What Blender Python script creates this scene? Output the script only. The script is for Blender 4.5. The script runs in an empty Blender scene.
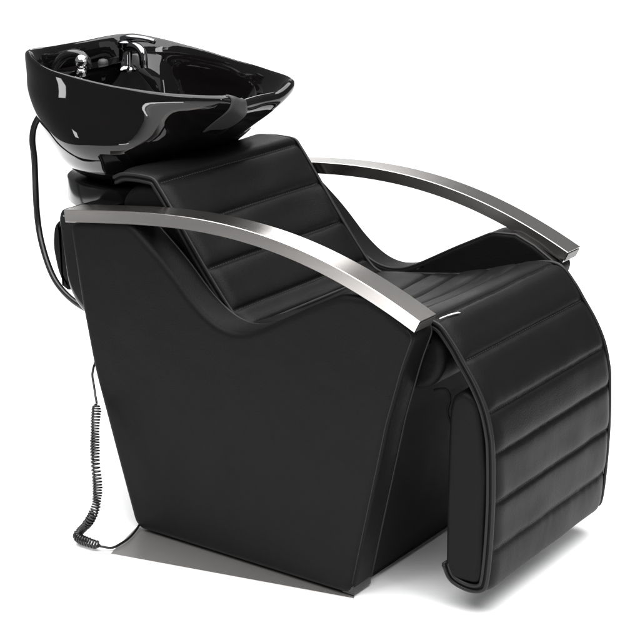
import bpy, bmesh, math, random
from mathutils import Vector, Matrix, noise
random.seed(4)
PI = math.pi
sc = bpy.context.scene
C = sc.collection

# ------------------------------------------------------------------ camera
cam_d = bpy.data.cameras.new('camera'); cam = bpy.data.objects.new('camera', cam_d); C.objects.link(cam)
r_ = Vector((0.826007, 0.563531, 0.01209)); u_ = Vector((-0.177823, 0.240174, 0.954304)); b_ = Vector((0.534876, -0.790411, 0.298594))
M = Matrix((r_, u_, b_)).transposed().to_4x4(); M.translation = Vector((1.49459, -2.31389, 1.37436))
cam.matrix_world = M
cam_d.sensor_width = 36; cam_d.lens = 97.946; cam_d.clip_start = .05; cam_d.clip_end = 100
sc.camera = cam

# ------------------------------------------------------------------ light
w = bpy.data.worlds.new('World'); sc.world = w; w.use_nodes = True
bg = w.node_tree.nodes['Background']; bg.inputs[0].default_value = (.95, .97, 1, 1); bg.inputs[1].default_value = 0.20

def softbox(name, loc, target, sx, sy, watts, col=(1, 1, 1)):
    d = bpy.data.lights.new(name, 'AREA'); d.shape = 'RECTANGLE'; d.size = sx; d.size_y = sy; d.energy = watts; d.color = col
    o = bpy.data.objects.new(name, d); C.objects.link(o); o.location = loc
    o.rotation_euler = (Vector(target) - Vector(loc)).to_track_quat('-Z', 'Y').to_euler()
    return o
softbox('overhead_softbox', (-.2, .2, 3.3), (-.5, .6, 0), 5.0, 4.6, 500)
softbox('backdrop_softbox', (-2.7, 4.2, 2.45), (-2.9, 4.0, 0), 4.0, .6, 40)
softbox('fill_softbox', (2.9, 1.3, 1.5), (.4, .3, .1), 2.2, 2.0, 12)  # added fill, lightens the floor shadow by the leg rest
softbox('strip_softbox_right', (2.5, -.6, 1.5), (-.3, .2, .7), .25, 1.1, 9)
softbox('strip_softbox_left', (-2.38, -1.74, .42), (-.7, .1, .8), .24, .42, 4.2)
softbox('low_strip_softbox', (-.53, -1.75, .10), (-.51, .12, .8), .62, .09, 3)
softbox('high_softbox', (-.32, -1.62, 2.12), (-.79, .46, .83), .42, .26, 5)
sc.view_settings.view_transform = 'Standard'; sc.view_settings.look = 'None'
sc.view_settings.exposure = 0; sc.view_settings.gamma = 1

# ------------------------------------------------------------------ materials
def mat(name, col, rough, metal=0, spec=.5, coat=0):
    m = bpy.data.materials.new(name); m.use_nodes = True
    p = m.node_tree.nodes['Principled BSDF']
    p.inputs['Base Color'].default_value = (*col, 1); p.inputs['Roughness'].default_value = rough
    p.inputs['Metallic'].default_value = metal; p.inputs['Specular IOR Level'].default_value = spec
    p.inputs['Coat Weight'].default_value = coat; p.inputs['Coat Roughness'].default_value = .02
    return m, m.node_tree, p
def N(nt, t, **k):
    n = nt.nodes.new(t)
    for a, v in k.items():
        if a in n.inputs: n.inputs[a].default_value = v
        else: setattr(n, a, v)
    return n
def leather(name, col, rough, grain=.16, soft=.25, spec=.35):
    m, nt, p = mat(name, col, rough, spec=spec)
    tc = N(nt, 'ShaderNodeTexCoord')
    v = N(nt, 'ShaderNodeTexVoronoi', Scale=420.0); n1 = N(nt, 'ShaderNodeTexNoise', Scale=9.0, Detail=3.0)
    n2 = N(nt, 'ShaderNodeTexNoise', Scale=14.0, Detail=4.0)
    for x in (v, n1, n2): nt.links.new(tc.outputs['Object'], x.inputs['Vector'])
    b1 = N(nt, 'ShaderNodeBump', Strength=soft, Distance=.012); b2 = N(nt, 'ShaderNodeBump', Strength=grain, Distance=.0006)
    nt.links.new(n1.outputs['Fac'], b1.inputs['Height']); nt.links.new(v.outputs['Distance'], b2.inputs['Height'])
    nt.links.new(b1.outputs[0], b2.inputs['Normal']); nt.links.new(b2.outputs[0], p.inputs['Normal'])
    mr = N(nt, 'ShaderNodeMapRange'); mr.inputs['To Min'].default_value = rough - .06; mr.inputs['To Max'].default_value = rough + .08
    nt.links.new(n2.outputs['Fac'], mr.inputs['Value']); nt.links.new(mr.outputs[0], p.inputs['Roughness'])
    return m
LEA = leather('black_leather', (.0050, .0046, .0049), .5, grain=.35, spec=.085)
LEA2 = leather('black_leather_seat', (.0048, .0047, .0049), .45, grain=.32, soft=.14, spec=.085)
PIPE = leather('black_piping', (.010, .010, .010), .4, soft=0, spec=.2)
BOARD = leather('black_board', (.004, .004, .004), .65, soft=.05, spec=.08)
def metal(name, col, rough, streak):
    m, nt, p = mat(name, col, rough, 1)
    tc = N(nt, 'ShaderNodeTexCoord'); mp = N(nt, 'ShaderNodeMapping'); mp.inputs['Scale'].default_value = streak
    n1 = N(nt, 'ShaderNodeTexNoise', Scale=8.0, Detail=5.0)
    nt.links.new(tc.outputs['Object'], mp.inputs[0]); nt.links.new(mp.outputs[0], n1.inputs['Vector'])
    mr = N(nt, 'ShaderNodeMapRange'); mr.inputs['To Min'].default_value = rough - .02; mr.inputs['To Max'].default_value = rough + .03
    nt.links.new(n1.outputs['Fac'], mr.inputs['Value']); nt.links.new(mr.outputs[0], p.inputs['Roughness'])
    return m
STEEL = metal('brushed_steel', (.52, .495, .475), .21, (.6, 60, 60))
PLATE = metal('brushed_plate', (.58, .565, .55), .42, (60, 1.5, 60))
CAP = mat('dark_steel_cap', (.05, .047, .045), .4, .6)[0]
TAP = mat('dark_chrome', (.16, .16, .165), .07, 1)[0]
THREAD = mat('black_thread', (.016, .016, .016), .55)[0]
CHROME = mat('chrome', (.85, .85, .86), .05, 1)[0]
GLOSS = mat('glossy_black_ceramic', (.0035, .003, .003), .03, spec=.36)[0]
PLAST = mat('glossy_black_plastic', (.006, .006, .006), .16)[0]
RUB = leather('grey_rubber', (.030, .030, .031), .55, soft=.02)
CABLE = mat('black_cable', (.005, .005, .005), .28)[0]

def floor_mat():
    m, nt, p = mat('white_studio_paper', (.93, .93, .93), .8, spec=.1)
    tc = N(nt, 'ShaderNodeTexCoord'); n1 = N(nt, 'ShaderNodeTexNoise', Scale=30.0, Detail=4.0)
    b = N(nt, 'ShaderNodeBump', Strength=.05, Distance=.001)
    nt.links.new(tc.outputs['Object'], n1.inputs['Vector']); nt.links.new(n1.outputs['Fac'], b.inputs['Height']); nt.links.new(b.outputs[0], p.inputs['Normal'])
    return m
PAPER = floor_mat()

# ------------------------------------------------------------------ helpers
def empty(name, loc, parent=None):
    o = bpy.data.objects.new(name, None); C.objects.link(o); o.location = loc; o.empty_display_size = .1; return o
def link(name, bm, m, parent=None, smooth=True, angle=None):
    bmesh.ops.recalc_face_normals(bm, faces=bm.faces)
    me = bpy.data.meshes.new(name)
    for f in bm.faces: f.smooth = smooth and f.material_index == 0; f.material_index = 0
    if angle is not None:
        for e in bm.edges:
            if len(e.link_faces) == 2 and e.calc_face_angle(0) > math.radians(angle): e.smooth = False
    bm.to_mesh(me); bm.free(); me.materials.append(m)
    o = bpy.data.objects.new(name, me); C.objects.link(o)
    if parent: o.parent = parent
    return o
def crom(pts, n=8, closed=False):
    P = [Vector(p) for p in pts]; out = []; L = len(P)
    rng = L if closed else L - 1
    for i in range(rng):
        if closed: a, b, c, d = P[(i-1) % L], P[i], P[(i+1) % L], P[(i+2) % L]
        else: b, c = P[i], P[i+1]; a = P[i-1] if i else b*2-c; d = P[i+2] if i+2 < L else c*2-b
        for k in range(n):
            t = k/n; out.append(.5*((2*b)+(c-a)*t+(2*a-5*b+4*c-d)*t*t+(3*b-a-3*c+d)*t**3))
    if not closed: out.append(P[-1].copy())
    return out
def resample(P, step):
    L = [0]
    for i in range(1, len(P)): L.append(L[-1]+(P[i]-P[i-1]).length)
    n = max(2, int(round(L[-1]/step))); out = []; j = 0
    for k in range(n+1):
        s = L[-1]*k/n
        while j < len(L)-2 and L[j+1] < s: j += 1
        t = (s-L[j])/max(1e-9, L[j+1]-L[j]); out.append(P[j].lerp(P[j+1], min(1, max(0, t))))
    return out
def tube(bm, P, r, seg=10, caps=True):
    rings = []; up = None
    for i, p in enumerate(P):
        t = (P[min(i+1, len(P)-1)]-P[max(i-1, 0)]).normalized()
        if up is None: up = t.orthogonal().normalized()
        up = (up - t*up.dot(t)).normalized(); s = t.cross(up)
        rr = r(i/(len(P)-1)) if callable(r) else r
        rings.append([bm.verts.new(p+(up*math.cos(2*PI*k/seg)+s*math.sin(2*PI*k/seg))*rr) for k in range(seg)])
    for a, b in zip(rings, rings[1:]):
        for k in range(seg): bm.faces.new((a[k], a[(k+1) % seg], b[(k+1) % seg], b[k]))
    if caps: bm.faces.new(rings[0]); bm.faces.new(rings[-1])
def lathe(bm, c, prof, seg=48, axis=Vector((0, 0, 1))):
    ax = axis.normalized(); u = ax.orthogonal().normalized(); v = ax.cross(u); rings = []
    for r, h in prof:
        rings.append([bm.verts.new(Vector(c)+ax*h+(u*math.cos(2*PI*k/seg)+v*math.sin(2*PI*k/seg))*max(r, 1e-4)) for k in range(seg)])
    for a, b in zip(rings, rings[1:]):
        for k in range(seg): bm.faces.new((a[k], a[(k+1) % seg], b[(k+1) % seg], b[k]))
    bm.faces.new(rings[0]); bm.faces.new(rings[-1])
def ss(a, b, x):
    t = min(1, max(0, (x-a)/(b-a))); return t*t*(3-2*t)
def area2(P): return sum(P[i][0]*P[(i+1) % len(P)][1]-P[(i+1) % len(P)][0]*P[i][1] for i in range(len(P)))
def inset(P, d):
    """inward offset of a closed (x, z) outline"""
    s = 1 if area2(P) > 0 else -1; out = []; n = len(P)
    for i in range(n):
        a, b, c = Vector(P[i-1]), Vector(P[i]), Vector(P[(i+1) % n])
        e1 = (b-a).normalized(); e2 = (c-b).normalized()
        n1 = Vector((-e1.y, e1.x))*s; n2 = Vector((-e2.y, e2.x))*s
        m = (n1+n2); m = m/max(.5, m.length_squared)*2 if m.length > 1e-6 else n1
        out.append(b+m*d*.5*2/2 if False else b+m*d)
    return out
def slab(bm, P, y0, y1, r, steps=5, r2=None, crown=0.0):
    """padded slab: outline P in (x, z) between y0 and y1 with rounded rims of radius r"""
    rings = []
    r2 = r if r2 is None else r2
    def ring(d, y): return [bm.verts.new((p[0], y, p[1])) for p in (inset(P, d) if d > 1e-6 else P)]
    if steps > 1: rings.append(ring(r+.003, y0))
    for k in range(steps+1):
        a = PI/2*k/steps; rings.append(ring(r*(1-math.sin(a)), y0+r*(1-math.cos(a))))
    for k in range(steps+1):
        a = PI/2*k/steps; rings.append(ring(r2*(1-math.cos(a)), y1-r2*(1-math.sin(a))))
    if steps > 1: rings.append(ring(r2+.003, y1))
    n = len(P)
    for a, b in zip(rings, rings[1:]):
        for k in range(n): bm.faces.new((a[k], a[(k+1) % n], b[(k+1) % n], b[k]))
    caps = [bm.faces.new(rings[0]), bm.faces.new(rings[-1])]
    for f in bmesh.ops.triangulate(bm, faces=caps)['faces']: f.material_index = 1
def rounded(P, r, seg=5):
    """round the corners of a closed 2-D polygon; r may be a list"""
    out = []; n = len(P)
    for i in range(n):
        a, b, c = Vector(P[i-1]), Vector(P[i]), Vector(P[(i+1) % n]); rr = r[i] if isinstance(r, (list, tuple)) else r
        d1 = (a-b); d2 = (c-b); k = min(rr, d1.length*.48, d2.length*.48)
        if k < 1e-5: out.append(b); continue
        p = b+d1.normalized()*k; q = b+d2.normalized()*k
        for j in range(seg+1):
            t = j/seg; out.append(p*(1-t)**2+b*2*t*(1-t)+q*t*t)
    return out
def box(bm, a, b, bev=0):
    g = bmesh.ops.create_cube(bm, size=1); vs = g['verts']
    for v in vs: v.co = Vector([a[i]+(b[i]-a[i])*(v.co[i]+.5) for i in range(3)])
    if bev: bmesh.ops.bevel(bm, geom=list({e for v in vs for e in v.link_edges}), offset=bev, segments=3, affect='EDGES', profile=.5)

W = .58
# ------------------------------------------------------------------ setting: one white studio sweep
bm = bmesh.new()
prof = [(-1.6, 0), (7.6, 0)]
for k in range(1, 13):
    a = PI/2*k/12; prof.append((7.6+.8*math.sin(a), .8*(1-math.cos(a))))
prof.append((8.4, 1.3))
rows = [[bm.verts.new((1.4946+.826*l-.5636*d, -2.3139+.5636*l+.826*d, z)) for l in (-1.60, 1.95)] for d, z in prof]
for a, b in zip(rows, rows[1:]): bm.faces.new((a[0], a[1], b[1], b[0]))
fl = link('floor', bm, PAPER); fl['kind'] = 'structure'; fl['label'] = 'seamless white studio floor and backdrop under the chair'

# ------------------------------------------------------------------ the chair
chair = empty('shampoo_chair', (-.2, .29, 0))
chair['label'] = 'black leather salon backwash chair with steel arms and a glossy black basin'
chair['category'] = 'salon chair'
def part(name, bm, m, parent=chair, **k):
    o = link(name, bm, m, parent, **k)
    if parent is chair: o.matrix_parent_inverse = Matrix.Translation((.2, -.29, 0))
    return o

def zarm(x): return .580908-.3385106*x-.5727819*x*x+.0612847*x**3+.3305745*x**4
ARM_T = .0235
# side panels --------------------------------------------------------
def arm_under(x): return zarm(x)-ARM_T+.001
NRM = [(-.634, arm_under(-.634)), (-.56, arm_under(-.56)), (-.52, arm_under(-.52)), (-.486, arm_under(-.486)),
       (-.405, .536), (-.350, .482), (-.316, .457), (-.287, .4435), (-.257, .4385), (-.224, .4435), (-.194, .457), (-.11, .505), (-.030, .5475),
       (.02, arm_under(.02)), (.06, arm_under(.06)), (.115, .504), (.094, .443), (.066, .336), (.045, .229), (.022, .112), (.001, .004),
       (-.25, .004), (-.488, .004), (-.535, .15), (-.583, .302), (-.612, .44)]
RR = [.024, 0, 0, .030, .03, .02, .015, .015, .015, .015, .02, .02, .012, 0, 0, .018, .02, 0, 0, 0, .022, 0, .022, .02, .03, .03]
PAN = rounded(NRM, RR, 6)
def side_panel(y0, y1, outer_low):
    bm = bmesh.new()
    slab(bm, PAN, y0, y1, .012 if outer_low else .008, r2=.008 if outer_low else .012)
    p = part('side_panel', bm, LEA)
    # piping along the front and dip seams, on both faces of the panel
    seam = bmesh.new()
    path = inset(PAN, .0015)[8:-22]; n0 = 0; n1 = len(path)-1
    for y in (y1-.004,) if outer_low else (y0+.004,):
        tube(seam, [Vector((q[0], y, q[1])) for q in path[n0:n1+1]], .0028, 8)
    link('piping', seam, PIPE, p)
    es = bmesh.new(); ep = [q for q in inset(PAN, .0045) if q[0] > .0 and q[1] < .512]; ep.sort(key=lambda q: -q[1])
    tube(es, [Vector((q[0], (y0 if outer_low else y1)+(.0035 if outer_low else -.0035), q[1])) for q in ep], .0011, 6)
    link('seam', es, PIPE, p)
    for x, z in ((.052, .295), (.008, .085)):
        s = bmesh.new(); yy = (y0+y1)/2+(.012 if outer_low else -.012)
        lathe(s, (x-.001, yy, z), [(.0001, .003), (.0022, .0028), (.003, .0015), (.003, -.004)], 12, Vector((1, 0, -.2)))
        link('screw', s, CHROME, p)
    f = bmesh.new(); ya, yb = (y0+.004, y1-.004)
    box(f, (-.022, ya, .004), (.004, yb, .022), .003); link('foot', f, PLAST, p)
    return p
side_panel(0, .066, True); side_panel(W-.066, W, False)

# arm rests ----------------------------------------------------------
def armrest(y0, y1):
    bm = bmesh.new(); rings = []; X = [-.642+(.1245+.642)*k/56 for k in range(57)]
    c = .0008
    for x in X:
        s = (zarm(x+.002)-zarm(x-.002))/.004; nrm = Vector((-s, 0, 1)).normalized(); p = Vector((x, 0, zarm(x)))
        pr = [(y0+c, 0), (y1-c, 0), (y1, c), (y1, ARM_T-c), (y1-c, ARM_T), (y0+c, ARM_T), (y0, ARM_T-c), (y0, c)]
        rings.append([bm.verts.new(Vector((p.x, y, p.z))-nrm*d) for y, d in pr])
    for a, b in zip(rings, rings[1:]):
        for k in range(8): bm.faces.new((a[k], a[(k+1) % 8], b[(k+1) % 8], b[k]))
    bm.faces.new(rings[0]); bm.faces.new(rings[-1])
    a = part('armrest', bm, STEEL, angle=30)
    e = bmesh.new(); s = (zarm(.1245)-zarm(.1205))/.004; t = Vector((1, 0, s)).normalized(); nrm = Vector((-s, 0, 1)).normalized()
    q = Vector((.1245, 0, zarm(.1245)))+t*.0005; vs = []
    for y, d in ((y0+.003, .003), (y1-.003, .003), (y1-.003, ARM_T-.003), (y0+.003, ARM_T-.003)):
        vs.append(q-nrm*d+Vector((0, y, 0)))
    v0 = [e.verts.new(v) for v in vs]; v1 = [e.verts.new(v+t*.001) for v in vs]
    for k in range(4): e.faces.new((v0[k], v0[(k+1) % 4], v1[(k+1) % 4], v1[k]))
    e.faces.new(v0); e.faces.new(v1); link('end_cap', e, CAP, a, smooth=False)
armrest(-.0015, .051); armrest(W-.051, W+.0015)

# base, boards -------------------------------------------------------
bm = bmesh.new()
PL = [(-.454, -.110), (.0085, -.001), (-.012, .03), (-.012, .55), (.0085, .581), (-.454, .690), (-.489, .580), (-.497, .50), (-.497, .08), (-.489, 0)]
a = [bm.verts.new((x, y, .0)) for x, y in PL]; b = [bm.verts.new((x, y, .003)) for x, y in PL]
for k in range(len(PL)): bm.faces.new((a[k], a[(k+1) % len(PL)], b[(k+1) % len(PL)], b[k]))
bm.faces.new(a); bm.faces.new(b); part('base_plate', bm, PLATE, smooth=False)

bm = bmesh.new()      # front board between the side panels
FB = [(.104, .47), (.091, .443), (.063, .336), (.042, .229), (.0, .02), (-.02, .008), (-.035, .008), (.02, .25), (.07, .46)]
slab(bm, FB, .0665, W-.0665, .001, 1); part('front_board', bm, BOARD, smooth=False)
bm = bmesh.new()
box(bm, (-.03, .068, .005), (-.008, W-.068, .03), .002)
part('bottom_rail', bm, BOARD)

bm = bmesh.new()      # rear board and its protruding cover
RB = [(-.60, .565), (-.575, .565), (-.46, .01), (-.482, .01), (-.53, .15), (-.575, .302)]
slab(bm, RB, .067, W-.067, .001, 1); part('rear_board', bm, BOARD, smooth=False)
bm = bmesh.new()
RC = rounded([(-.630, .588), (-.686, .590), (-.694, .572), (-.677, .445), (-.657, .41), (-.622, .385), (-.612, .40), (-.625, .45)], [.004, .012, .01, .05, .03, .005, 0, 0])
slab(bm, RC, .035, W-.035, .012, 4); rc = part('rear_cover', bm, PLAST, angle=50)
bm = bmesh.new()
RG = rounded([(-.688, .57), (-.715, .555), (-.722, .51), (-.709, .455), (-.685, .42), (-.676, .45)], .02)
slab(bm, RG, .045, W-.045, .012, 5); link('rear_pad', bm, LEA, rc)

# cushions -----------------------------------------------------------
class Mat: pass
def quilt(name, prof, seams, y0, y1, parent, thick=.016, bulge=.008, step=.0036, sag=None, seed=0, pts=None, taper=None):
    """quilted cover laid along a side profile (x, z); seams at given (x, z); piping round the border"""
    P = [Vector((v.x, 0, v.y)) for v in crom(prof, 10)]; P = resample(P, step); n = len(P)
    nr = []
    for i in range(n):
        t = (P[min(i+1, n-1)]-P[max(i-1, 0)]).normalized(); nr.append(Vector((-t.z, 0, t.x)))
    idx = sorted(min(range(n), key=lambda i: (P[i]-Vector((s[0], 0, s[1]))).length) for s in seams)
    ks = [0]+[i for i in idx if 2 < i < n-3]+[n-1]
    NY = 72; bm = bmesh.new(); topg = []; botg = []
    for i in range(n):
        j = 0
        while j < len(ks)-2 and i > ks[j+1]: j += 1
        u = (i-ks[j])/max(1, ks[j+1]-ks[j]); L = (ks[j+1]-ks[j])*step
        rt, rb = [], []
        for k in range(NY+1):
            v = k/NY; y = y0+(y1-y0)*v
            wob = noise.noise(Vector((y*7+seed, j*3.1, 0)))*.05
            uu = min(1, max(0, u+wob*(4*u*(1-u))))
            q = abs(2*uu-1)
            puff = (1-q**5)**.8 if q < 1 else 0
            e = min(v, 1-v)*(y1-y0); ed = min(1, e/.030); ed = (1-(1-ed)**2)**.7
            wr = noise.noise(Vector((P[i].x*16+seed, y*11, P[i].z*16)))*.0022
            pk = noise.noise(Vector((y*70+seed*3, j*5.0, u*4)))*.0012*(q**5)*(1 if j or u > .5 else .3)
            amp = min(1, L/.06)*(bulge(P[i]) if callable(bulge) else bulge)
            gr = .0022*ss(.86, 1, q)*(1 if 0 < i < n-1 else 0)
            h = thick*(.55+.45*ed)-gr*ed+amp*(puff-.5)*ed+(wr+pk)*ed
            sg = sag(P[i], v) if sag else 0
            d = nr[i]*(h-sg)
            rt.append(bm.verts.new(Vector((P[i].x, y, P[i].z))+d-nr[i]*thick))
            rb.append(bm.verts.new(Vector((P[i].x, y, P[i].z))-nr[i]*(thick*.9+sg)))
        topg.append(rt); botg.append(rb)
    topg_co = [[v.co.copy() for v in r] for r in topg]
    for i in range(n-1):
        for k in range(NY):
            bm.faces.new((topg[i][k], topg[i][k+1], topg[i+1][k+1], topg[i+1][k]))
            bm.faces.new((botg[i][k], botg[i+1][k], botg[i+1][k+1], botg[i][k+1]))
        for k in (0, NY): bm.faces.new((topg[i][k], topg[i+1][k], botg[i+1][k], botg[i][k]))
    for i in (0, n-1):
        for k in range(NY): bm.faces.new((topg[i][k], topg[i][k+1], botg[i][k+1], botg[i][k]))
    o = part(name, bm, LEA2, parent) if parent is chair else link(name, bm, LEA2, parent)
    NS = 60
    for i in idx:
        st = bmesh.new()
        for kk in range(2, NS-1):
            ya = y0+(y1-y0)*kk/NS; yb = ya+(y1-y0)/NS*.68; ends = []
            for yy in (ya, yb):
                v = (yy-y0)/(y1-y0); f = v*NY; a = min(NY-1, int(f)); ends.append(topg_co[i][a].lerp(topg_co[i][a+1], f-a)+nr[i]*.0004)
            tube(st, ends, .0007, 5)
        link('stitching', st, THREAD, parent)
    pb = bmesh.new()
    for off in (.0035, thick*.85):
        loop = [Vector((P[i].x, y0, P[i].z))-nr[i]*(off+(sag(P[i], 0) if sag else 0)) for i in range(n)]
        loop2 = [Vector((P[i].x, y1, P[i].z))-nr[i]*(off+(sag(P[i], 1) if sag else 0)) for i in range(n)]
        tube(pb, loop, .0036, 8); tube(pb, loop2, .0036, 8)
        for i in (0, n-1): tube(pb, [(loop[i]).lerp(loop2[i], t/20)-nr[i]*(sag(P[i], t/20) if sag else 0) for t in range(21)], .0036, 8)
    return o, pb
Y0, Y1 = .067, .513
CU = rounded([(-.535, .655), (-.478, .655), (-.386, .526), (-.290, .40), (-.36, .36), (-.47, .49), (-.578, .610)], [.03, .03, .03, .03, .03, .03, .04])
bm = bmesh.new(); slab(bm, CU, Y0+.006, Y1-.006, .016, 6); back = part('backrest', bm, LEA)
bp = bmesh.new(); tube(bp, [Vector((p[0], Y0+.0105, p[1])) for p in inset(CU, .011)[:24]], .0022, 8); link('piping', bp, PIPE, back)
prof = [(-.580, .662), (-.560, .671), (-.535, .674), (-.508, .6745), (-.483, .672), (-.468, .657), (-.444, .627), (-.370, .530), (-.300, .448), (-.268, .430)]
_, pb = quilt('quilted_cover', prof, [(-.476, .662), (-.416, .592), (-.363, .521), (-.303, .452)], Y0, Y1, back, seed=3, bulge=.008)
link('piping', pb, PIPE, back)

SC = rounded([(-.300, .405), (-.20, .415), (-.08, .432), (.02, .466), (.10, .490), (.125, .475), (.130, .43), (.110, .392), (.06, .375), (-.24, .36)], [.02, .02, .02, .02, .02, .02, .03, .03, .02, .02])
bm = bmesh.new(); slab(bm, SC, Y0+.006, Y1-.006, .013, 5); seat = part('seat', bm, LEA)
prof = [(-.285, .430), (-.227, .437), (-.139, .450), (-.081, .461), (.017, .492), (.082, .512), (.121, .510), (.151, .482), (.173, .453), (.199, .417), (.219, .379), (.231, .338), (.236, .301), (.240, .219), (.239, .133), (.234, .066), (.222, .048), (.199, .042), (.172, .046), (.155, .056), (.143, .078)]
def sag(p, v):
    k = max(0, min(1, (.13-p.x)/.12)) if p.z > .40 else 0
    return .010*k*math.sin(PI*v)**1.2
_, pb = quilt('quilted_cover', prof, [(-.150, .449), (-.085, .461), (-.02, .480), (.045, .501), (.108, .512), (.173, .453), (.222, .372), (.236, .301), (.240, .214), (.239, .128)], Y0, Y1, seat, sag=sag, seed=9, bulge=lambda p: .006+.005*ss(.11, .05, p.x))
link('piping', pb, PIPE, seat)

STRIPM = leather('pale_strip_mat', (.55, .54, .52), .6, soft=0)  # thin pale strip on the seat cover near the knee, widening inward
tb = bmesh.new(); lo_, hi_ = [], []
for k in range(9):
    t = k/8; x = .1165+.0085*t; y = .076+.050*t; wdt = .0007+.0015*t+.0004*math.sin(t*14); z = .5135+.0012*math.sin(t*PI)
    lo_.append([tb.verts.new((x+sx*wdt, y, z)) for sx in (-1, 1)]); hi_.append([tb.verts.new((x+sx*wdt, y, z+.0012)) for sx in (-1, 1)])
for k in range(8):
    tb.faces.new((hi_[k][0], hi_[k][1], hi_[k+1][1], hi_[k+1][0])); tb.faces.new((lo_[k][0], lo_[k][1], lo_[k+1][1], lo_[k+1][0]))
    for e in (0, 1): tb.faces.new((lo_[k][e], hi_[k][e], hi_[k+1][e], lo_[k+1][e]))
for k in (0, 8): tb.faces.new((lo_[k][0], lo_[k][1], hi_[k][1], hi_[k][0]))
link('pale_strip', tb, STRIPM, seat)

LC = rounded([(.147, .20), (.146, .362), (.152, .390), (.174, .402), (.200, .388), (.211, .340), (.221, .26), (.222, .060), (.150, .058)], [0, .03, .02, .024, .02, .02, 0, .021, .021])
bm = bmesh.new(); slab(bm, LC, Y0-.003, Y1+.003, .0105, 6); lr = part('leg_rest', bm, LEA)
for y in (.078, W-.085):
    bm = bmesh.new()
    tube(bm, [p for p in crom([(.110, y, .386), (.122, y, .391), (.134, y, .392), (.141, y, .378), (.137, y, .352), (.150, y, .325)], 6)], .0026, 8)
    part('hinge_bracket', bm, BOARD)

# basin --------------------------------------------------------------
BC = Vector((-.66, .29, 0))
half = [(-.408, 0), (-.405, .05), (-.403, .085), (-.409, .112), (-.426, .130), (-.45, .145), (-.50, .166), (-.55, .182), (-.60, .192), (-.65, .200), (-.70, .205), (-.75, .204), (-.80, .191), (-.84, .168), (-.868, .138), (-.884, .09), (-.888, .04)]
full = [Vector((x, h)) for x, h in half]+[Vector((-.889, 0))]+[Vector((x, -h)) for x, h in half[::-1][:-1]]
out = crom([(v.x, v.y) for v in full], 12, True)
ang = [(math.atan2(p.y, p.x-BC.x) % (2*PI), math.hypot(p.x-BC.x, p.y)) for p in out]; ang.sort()
def rho(th):
    th %= 2*PI
    lo = ang[-1][0]-2*PI, ang[-1][1]
    for a in ang+[(ang[0][0]+2*PI, ang[0][1])]:
        if a[0] >= th:
            t = (th-lo[0])/max(1e-9, a[0]-lo[0]); return lo[1]+(a[1]-lo[1])*t
        lo = a
    return ang[0][1]
zx = [(-.89, .855), (-.85, .856), (-.80, .846), (-.75, .837), (-.70, .831), (-.65, .825), (-.60, .820), (-.55, .817), (-.50, .814), (-.45, .813), (-.40, .812)]
def interp(T, x):
    if x <= T[0][0]: return T[0][1]
    for a, b in zip(T, T[1:]):
        if x <= b[0]: return a[1]+(b[1]-a[1])*(x-a[0])/(b[0]-a[0])
    return T[-1][1]
def rimz(x, y):
    z = interp(zx, x)
    if x < -.84: z -= .005*(1-ss(.04, .15, abs(y)))*ss(-.84, -.87, x)
    z -= ss(-.47, -.40, x)*.016*(1-ss(.050, .112, abs(y)))
    return z
# outer profile: drop below rim -> scale of plan radius (sides/back, front)
OUTP = [(0, .990, .985), (.004, 1.0, 1.0), (.014, 1.002, 1.0), (.026, .998, .985), (.042, .992, .935), (.070, .985, .83), (.100, .94, .74), (.130, .865, .62), (.155, .79, .53), (.180, .71, .45), (.200, .60, .40), (.215, .46, .36), (.222, .34, .30)]
INP = [(0, .968, .965), (.006, .952, .945), (.030, .915, .90), (.070, .88, .80), (.110, .80, .66), (.145, .68, .52), (.172, .50, .38), (.185, .30, .24), (.190, .10, .08)]
def prow(T, s, front):
    """s in 0..1 along the profile"""
    f = s*(len(T)-1); i = min(len(T)-2, int(f)); t = f-i
    a, b, c, d = T[max(0, i-1)], T[i], T[i+1], T[min(len(T)-1, i+2)]
    def cr(k): return .5*(2*b[k]+(c[k]-a[k])*t+(2*a[k]-5*b[k]+4*c[k]-d[k])*t*t+(3*b[k]-a[k]-3*c[k]+d[k])*t**3)
    return cr(0), cr(1)*(1-front)+cr(2)*front
def bowl(th, s, inner=False, off=0.0):
    R = rho(th); c = math.cos(th); front = ss(.45, .98, c)
    dz, k = prow(INP if inner else OUTP, s, front)
    if not inner: k += .085*ss(-.6, .1, c)*(1-ss(.75, 1, c))*math.exp(-((dz-.125)/.045)**2)
    # ring shape relaxes from the rim outline to a circle lower down
    depth = .19 if inner else .222
    mix = ss(.02, 1.0, dz/depth)
    Rr = R*(1-mix)+.235*mix
    ctr = BC.x - .03*mix
    x0 = BC.x+R*c; y0 = R*math.sin(th); z0 = rimz(x0, y0)
    zb = .826-depth
    z = z0-dz if dz < .04 else z0-dz + (zb-(z0-depth))*ss(.04, depth, dz)
    rr = Rr*k+off
    if inner:   # flat deck for the taps behind the bowl
        back_ = ss(.40, .92, -c)
        if s > .12:
            zdeck = z0-.042
            rd = R*(.90-.30*ss(.22, .5, s))
            bl = back_*(1-ss(.50, .62, s))
            rr = rr*(1-bl)+rd*bl; z = z*(1-bl)+zdeck*bl
    return Vector((ctr+rr*c, BC.y+rr*math.sin(th), z))
bm = bmesh.new(); NT = 144; rings = []
for s in [i/40 for i in range(40, -1, -1)]: rings.append([bm.verts.new(bowl(2*PI*k/NT, s)) for k in range(NT)])
for k2 in (1, 2):
    row = []
    for k in range(NT):
        th = 2*PI*k/NT; a = bowl(th, 0); b = bowl(th, 0, True); p = a.lerp(b, k2/3); p.z += .0012; row.append(bm.verts.new(p))
    rings.append(row)
for s in [i/40 for i in range(0, 41)]: rings.append([bm.verts.new(bowl(2*PI*k/NT, s, True)) for k in range(NT)])
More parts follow.
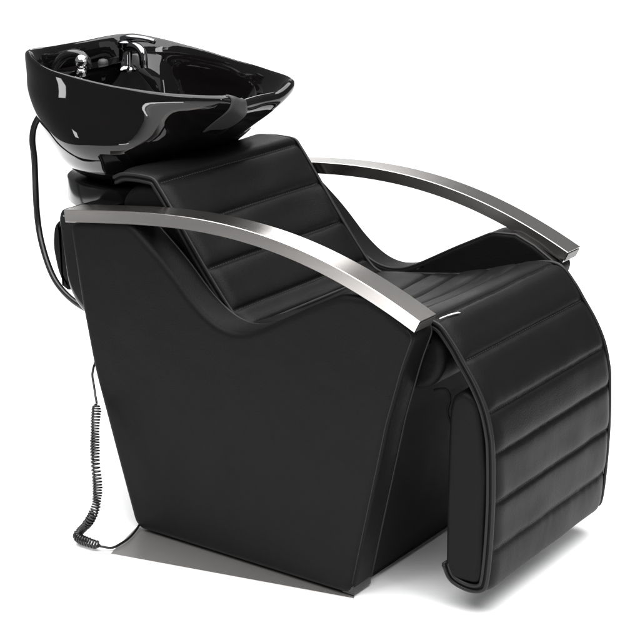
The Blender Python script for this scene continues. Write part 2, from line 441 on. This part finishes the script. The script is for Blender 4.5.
for a, b in zip(rings, rings[1:]):
    for k in range(NT): bm.faces.new((a[k], a[(k+1) % NT], b[(k+1) % NT], b[k]))
bm.faces.new(rings[0]); bm.faces.new(rings[-1])
basin = part('basin', bm, GLOSS)
bm = bmesh.new(); lathe(bm, (-.69, .29, .632), [(.001, .010), (.016, .010), (.022, .008), (.024, .004), (.024, 0)], 32); link('drain', bm, CHROME, basin)

# collar, neck
bm = bmesh.new()
lathe(bm, (-.695, .29, 0), [(.11, .612), (.146, .612), (.150, .609), (.150, .566), (.147, .562), (.134, .561), (.134, .540), (.12, .535), (.05, .532)], 72)
col = part('swivel_collar', bm, PLAST, angle=40)
for t0 in (200, 222, 244, 262):
    s = bmesh.new()
    P = [Vector((-.695+.1515*math.cos(math.radians(t0+d)), .29+.1515*math.sin(math.radians(t0+d)), 0)) for d in range(0, 13, 2)]
bm = bmesh.new()
tube(bm, crom([(-.695, .29, .545), (-.69, .29, .50), (-.66, .29, .45), (-.60, .29, .40), (-.54, .29, .36)], 6), .055, 24)
part('support_post', bm, PLAST)


# hose and cord
bm = bmesh.new()
tube(bm, resample(crom([(-.770, .20, .80), (-.812, .17, .765), (-.838, .145, .725), (-.844, .135, .69), (-.836, .13, .645), (-.830, .125, .545), (-.805, .11, .485), (-.764, .095, .430), (-.715, .085, .400), (-.66, .08, .385), (-.60, .08, .38)], 10), .008), .0062, 12)
part('water_hose', bm, CABLE)
bm = bmesh.new()
CP = crom([(-.600, .05, .34), (-.610, .03, .288), (-.585, .004, .268), (-.560, -.018, .246)], 10)
tube(bm, resample(CP, .008), .0024, 8)
coilp = resample(crom([(-.560, -.018, .246), (-.546, -.04, .203), (-.530, -.06, .153), (-.513, -.075, .113), (-.504, -.09, .080), (-.512, -.1, .050), (-.535, -.098, .024), (-.534, -.110, .015), (-.505, -.113, .013), (-.478, -.112, .013)], 14), .0009)
cum = 0; HP = []
up = None; turns = 62; n = len(coilp)
for i, p in enumerate(coilp):
    t = (coilp[min(i+1, n-1)]-coilp[max(i-1, 0)]).normalized()
    if up is None: up = t.orthogonal().normalized()
    up = (up-t*up.dot(t)).normalized(); sd = t.cross(up); u = i/(n-1); a = 2*PI*(turns*u+.9*math.sin(u*9)+.35*math.sin(u*23+1))
    rr = (.0079+.0005*math.sin(u*31))*min(1, i/8, (n-1-i)/8)
    HP.append(p+(up*math.cos(a)+sd*math.sin(a))*rr)
HP = resample(HP, .0036)
tube(bm, HP, .0019, 6)
tube(bm, resample(crom([(-.478, -.112, .012), (-.464, -.095, .006), (-.460, -.072, .008), (-.464, -.045, .008), (-.475, -.012, .009), (-.490, .02, .01)], 8), .006), .0024, 8)
part('coiled_cord', bm, CABLE)

# taps on the rear deck
bm = bmesh.new(); bx, by, bz = -.805, .372, .794
lathe(bm, (bx, by, bz), [(.022, 0), (.022, .004), (.017, .007), (.014, .012), (.0135, .044), (.017, .048), (.017, .058), (.012, .062)], 28)
tube(bm, resample(crom([(bx, by, bz+.046), (bx+.028, by-.004, bz+.052), (bx+.050, by-.008, bz+.042), (bx+.056, by-.010, bz+.012)], 8), .004), lambda t: .0105-.0025*t, 14)
tap = part('faucet', bm, TAP, angle=40)
bm = bmesh.new()
tube(bm, resample(crom([(bx-.008, by, bz+.060), (bx+.012, by+.004, bz+.066), (bx+.040, by+.012, bz+.066), (bx+.062, by+.018, bz+.062)], 8), .004), lambda t: .0095-.004*t, 14)
link('lever', bm, TAP, tap)
bm = bmesh.new()
tube(bm, resample(crom([(-.842, .200, .795), (-.836, .200, .822), (-.815, .203, .843), (-.795, .208, .849), (-.778, .213, .846), (-.768, .217, .834), (-.768, .218, .822)], 8), .004), lambda t: .0065+.003*math.sin(PI*min(1, t*1.1)), 14)
spr = part('hand_shower', bm, PLAST)
bm = bmesh.new()
bmesh.ops.create_uvsphere(bm, u_segments=24, v_segments=16, radius=.0135, matrix=Matrix.Translation((-.778, .209, .836)))
link('ball_joint', bm, CHROME, spr)
bm = bmesh.new()
lathe(bm, (-.778, .208, .806), [(.007, 0), (.010, .002), (.010, .012), (.0075, .016)], 20); link('spray_head', bm, CHROME, spr)
bm = bmesh.new()
lathe(bm, (-.842, .345, .800), [(.009, 0), (.0105, .002), (.0105, .012), (.008, .016), (.003, .0175)], 24); part('valve_cap', bm, RUB)

# neck pad patch wrapped over the near end of the front lip
UP = [(-21, .0), (-20.5, .14), (-22, .29), (-24, .37), (-25.8, .435)]
LO = [(-10.5, .0), (-10.5, .13), (-9, .30), (-14.5, .39), (-25.2, .44)]
U = crom(UP, 6); Lw = crom(LO, 6); bm = bmesh.new(); sheets = []
for off in (.0035, .0):
    g = []
    for a, b in zip(U, Lw):
        row = []
        for k in range(13):
            p = a.lerp(b, k/12); th = math.radians(p.x); e = min(k, 12-k)/12
            q = bowl(th, p.y, off=(off*(min(1, e*5+.25)) if off else -.003))
            if p.y < .2: q.z += (off*min(1, e*5+.25) if off else -.003)*(1-p.y/.2)
            row.append(bm.verts.new(q))
        g.append(row)
    # turn the pad over the lip into the bowl
    inner = []
    for sI in (.03, .10, .18):
        inner.append([bm.verts.new(bowl(math.radians(-21+10.5*k/12), sI, True, off=(-off if off else .003))+Vector((0, 0, off))) for k in range(13)])
    sheets.append(inner[::-1]+g)
for g in sheets:
    for a, b in zip(g, g[1:]):
        for k in range(12): bm.faces.new((a[k], a[k+1], b[k+1], b[k]))
A, B = sheets; n = len(A)
for i in range(n-1):
    for k in (0, 12): bm.faces.new((A[i][k], A[i+1][k], B[i+1][k], B[i][k]))
for i in (0, n-1):
    for k in range(12): bm.faces.new((A[i][k], A[i][k+1], B[i][k+1], B[i][k]))
link('neck_pad', bm, RUB, basin)
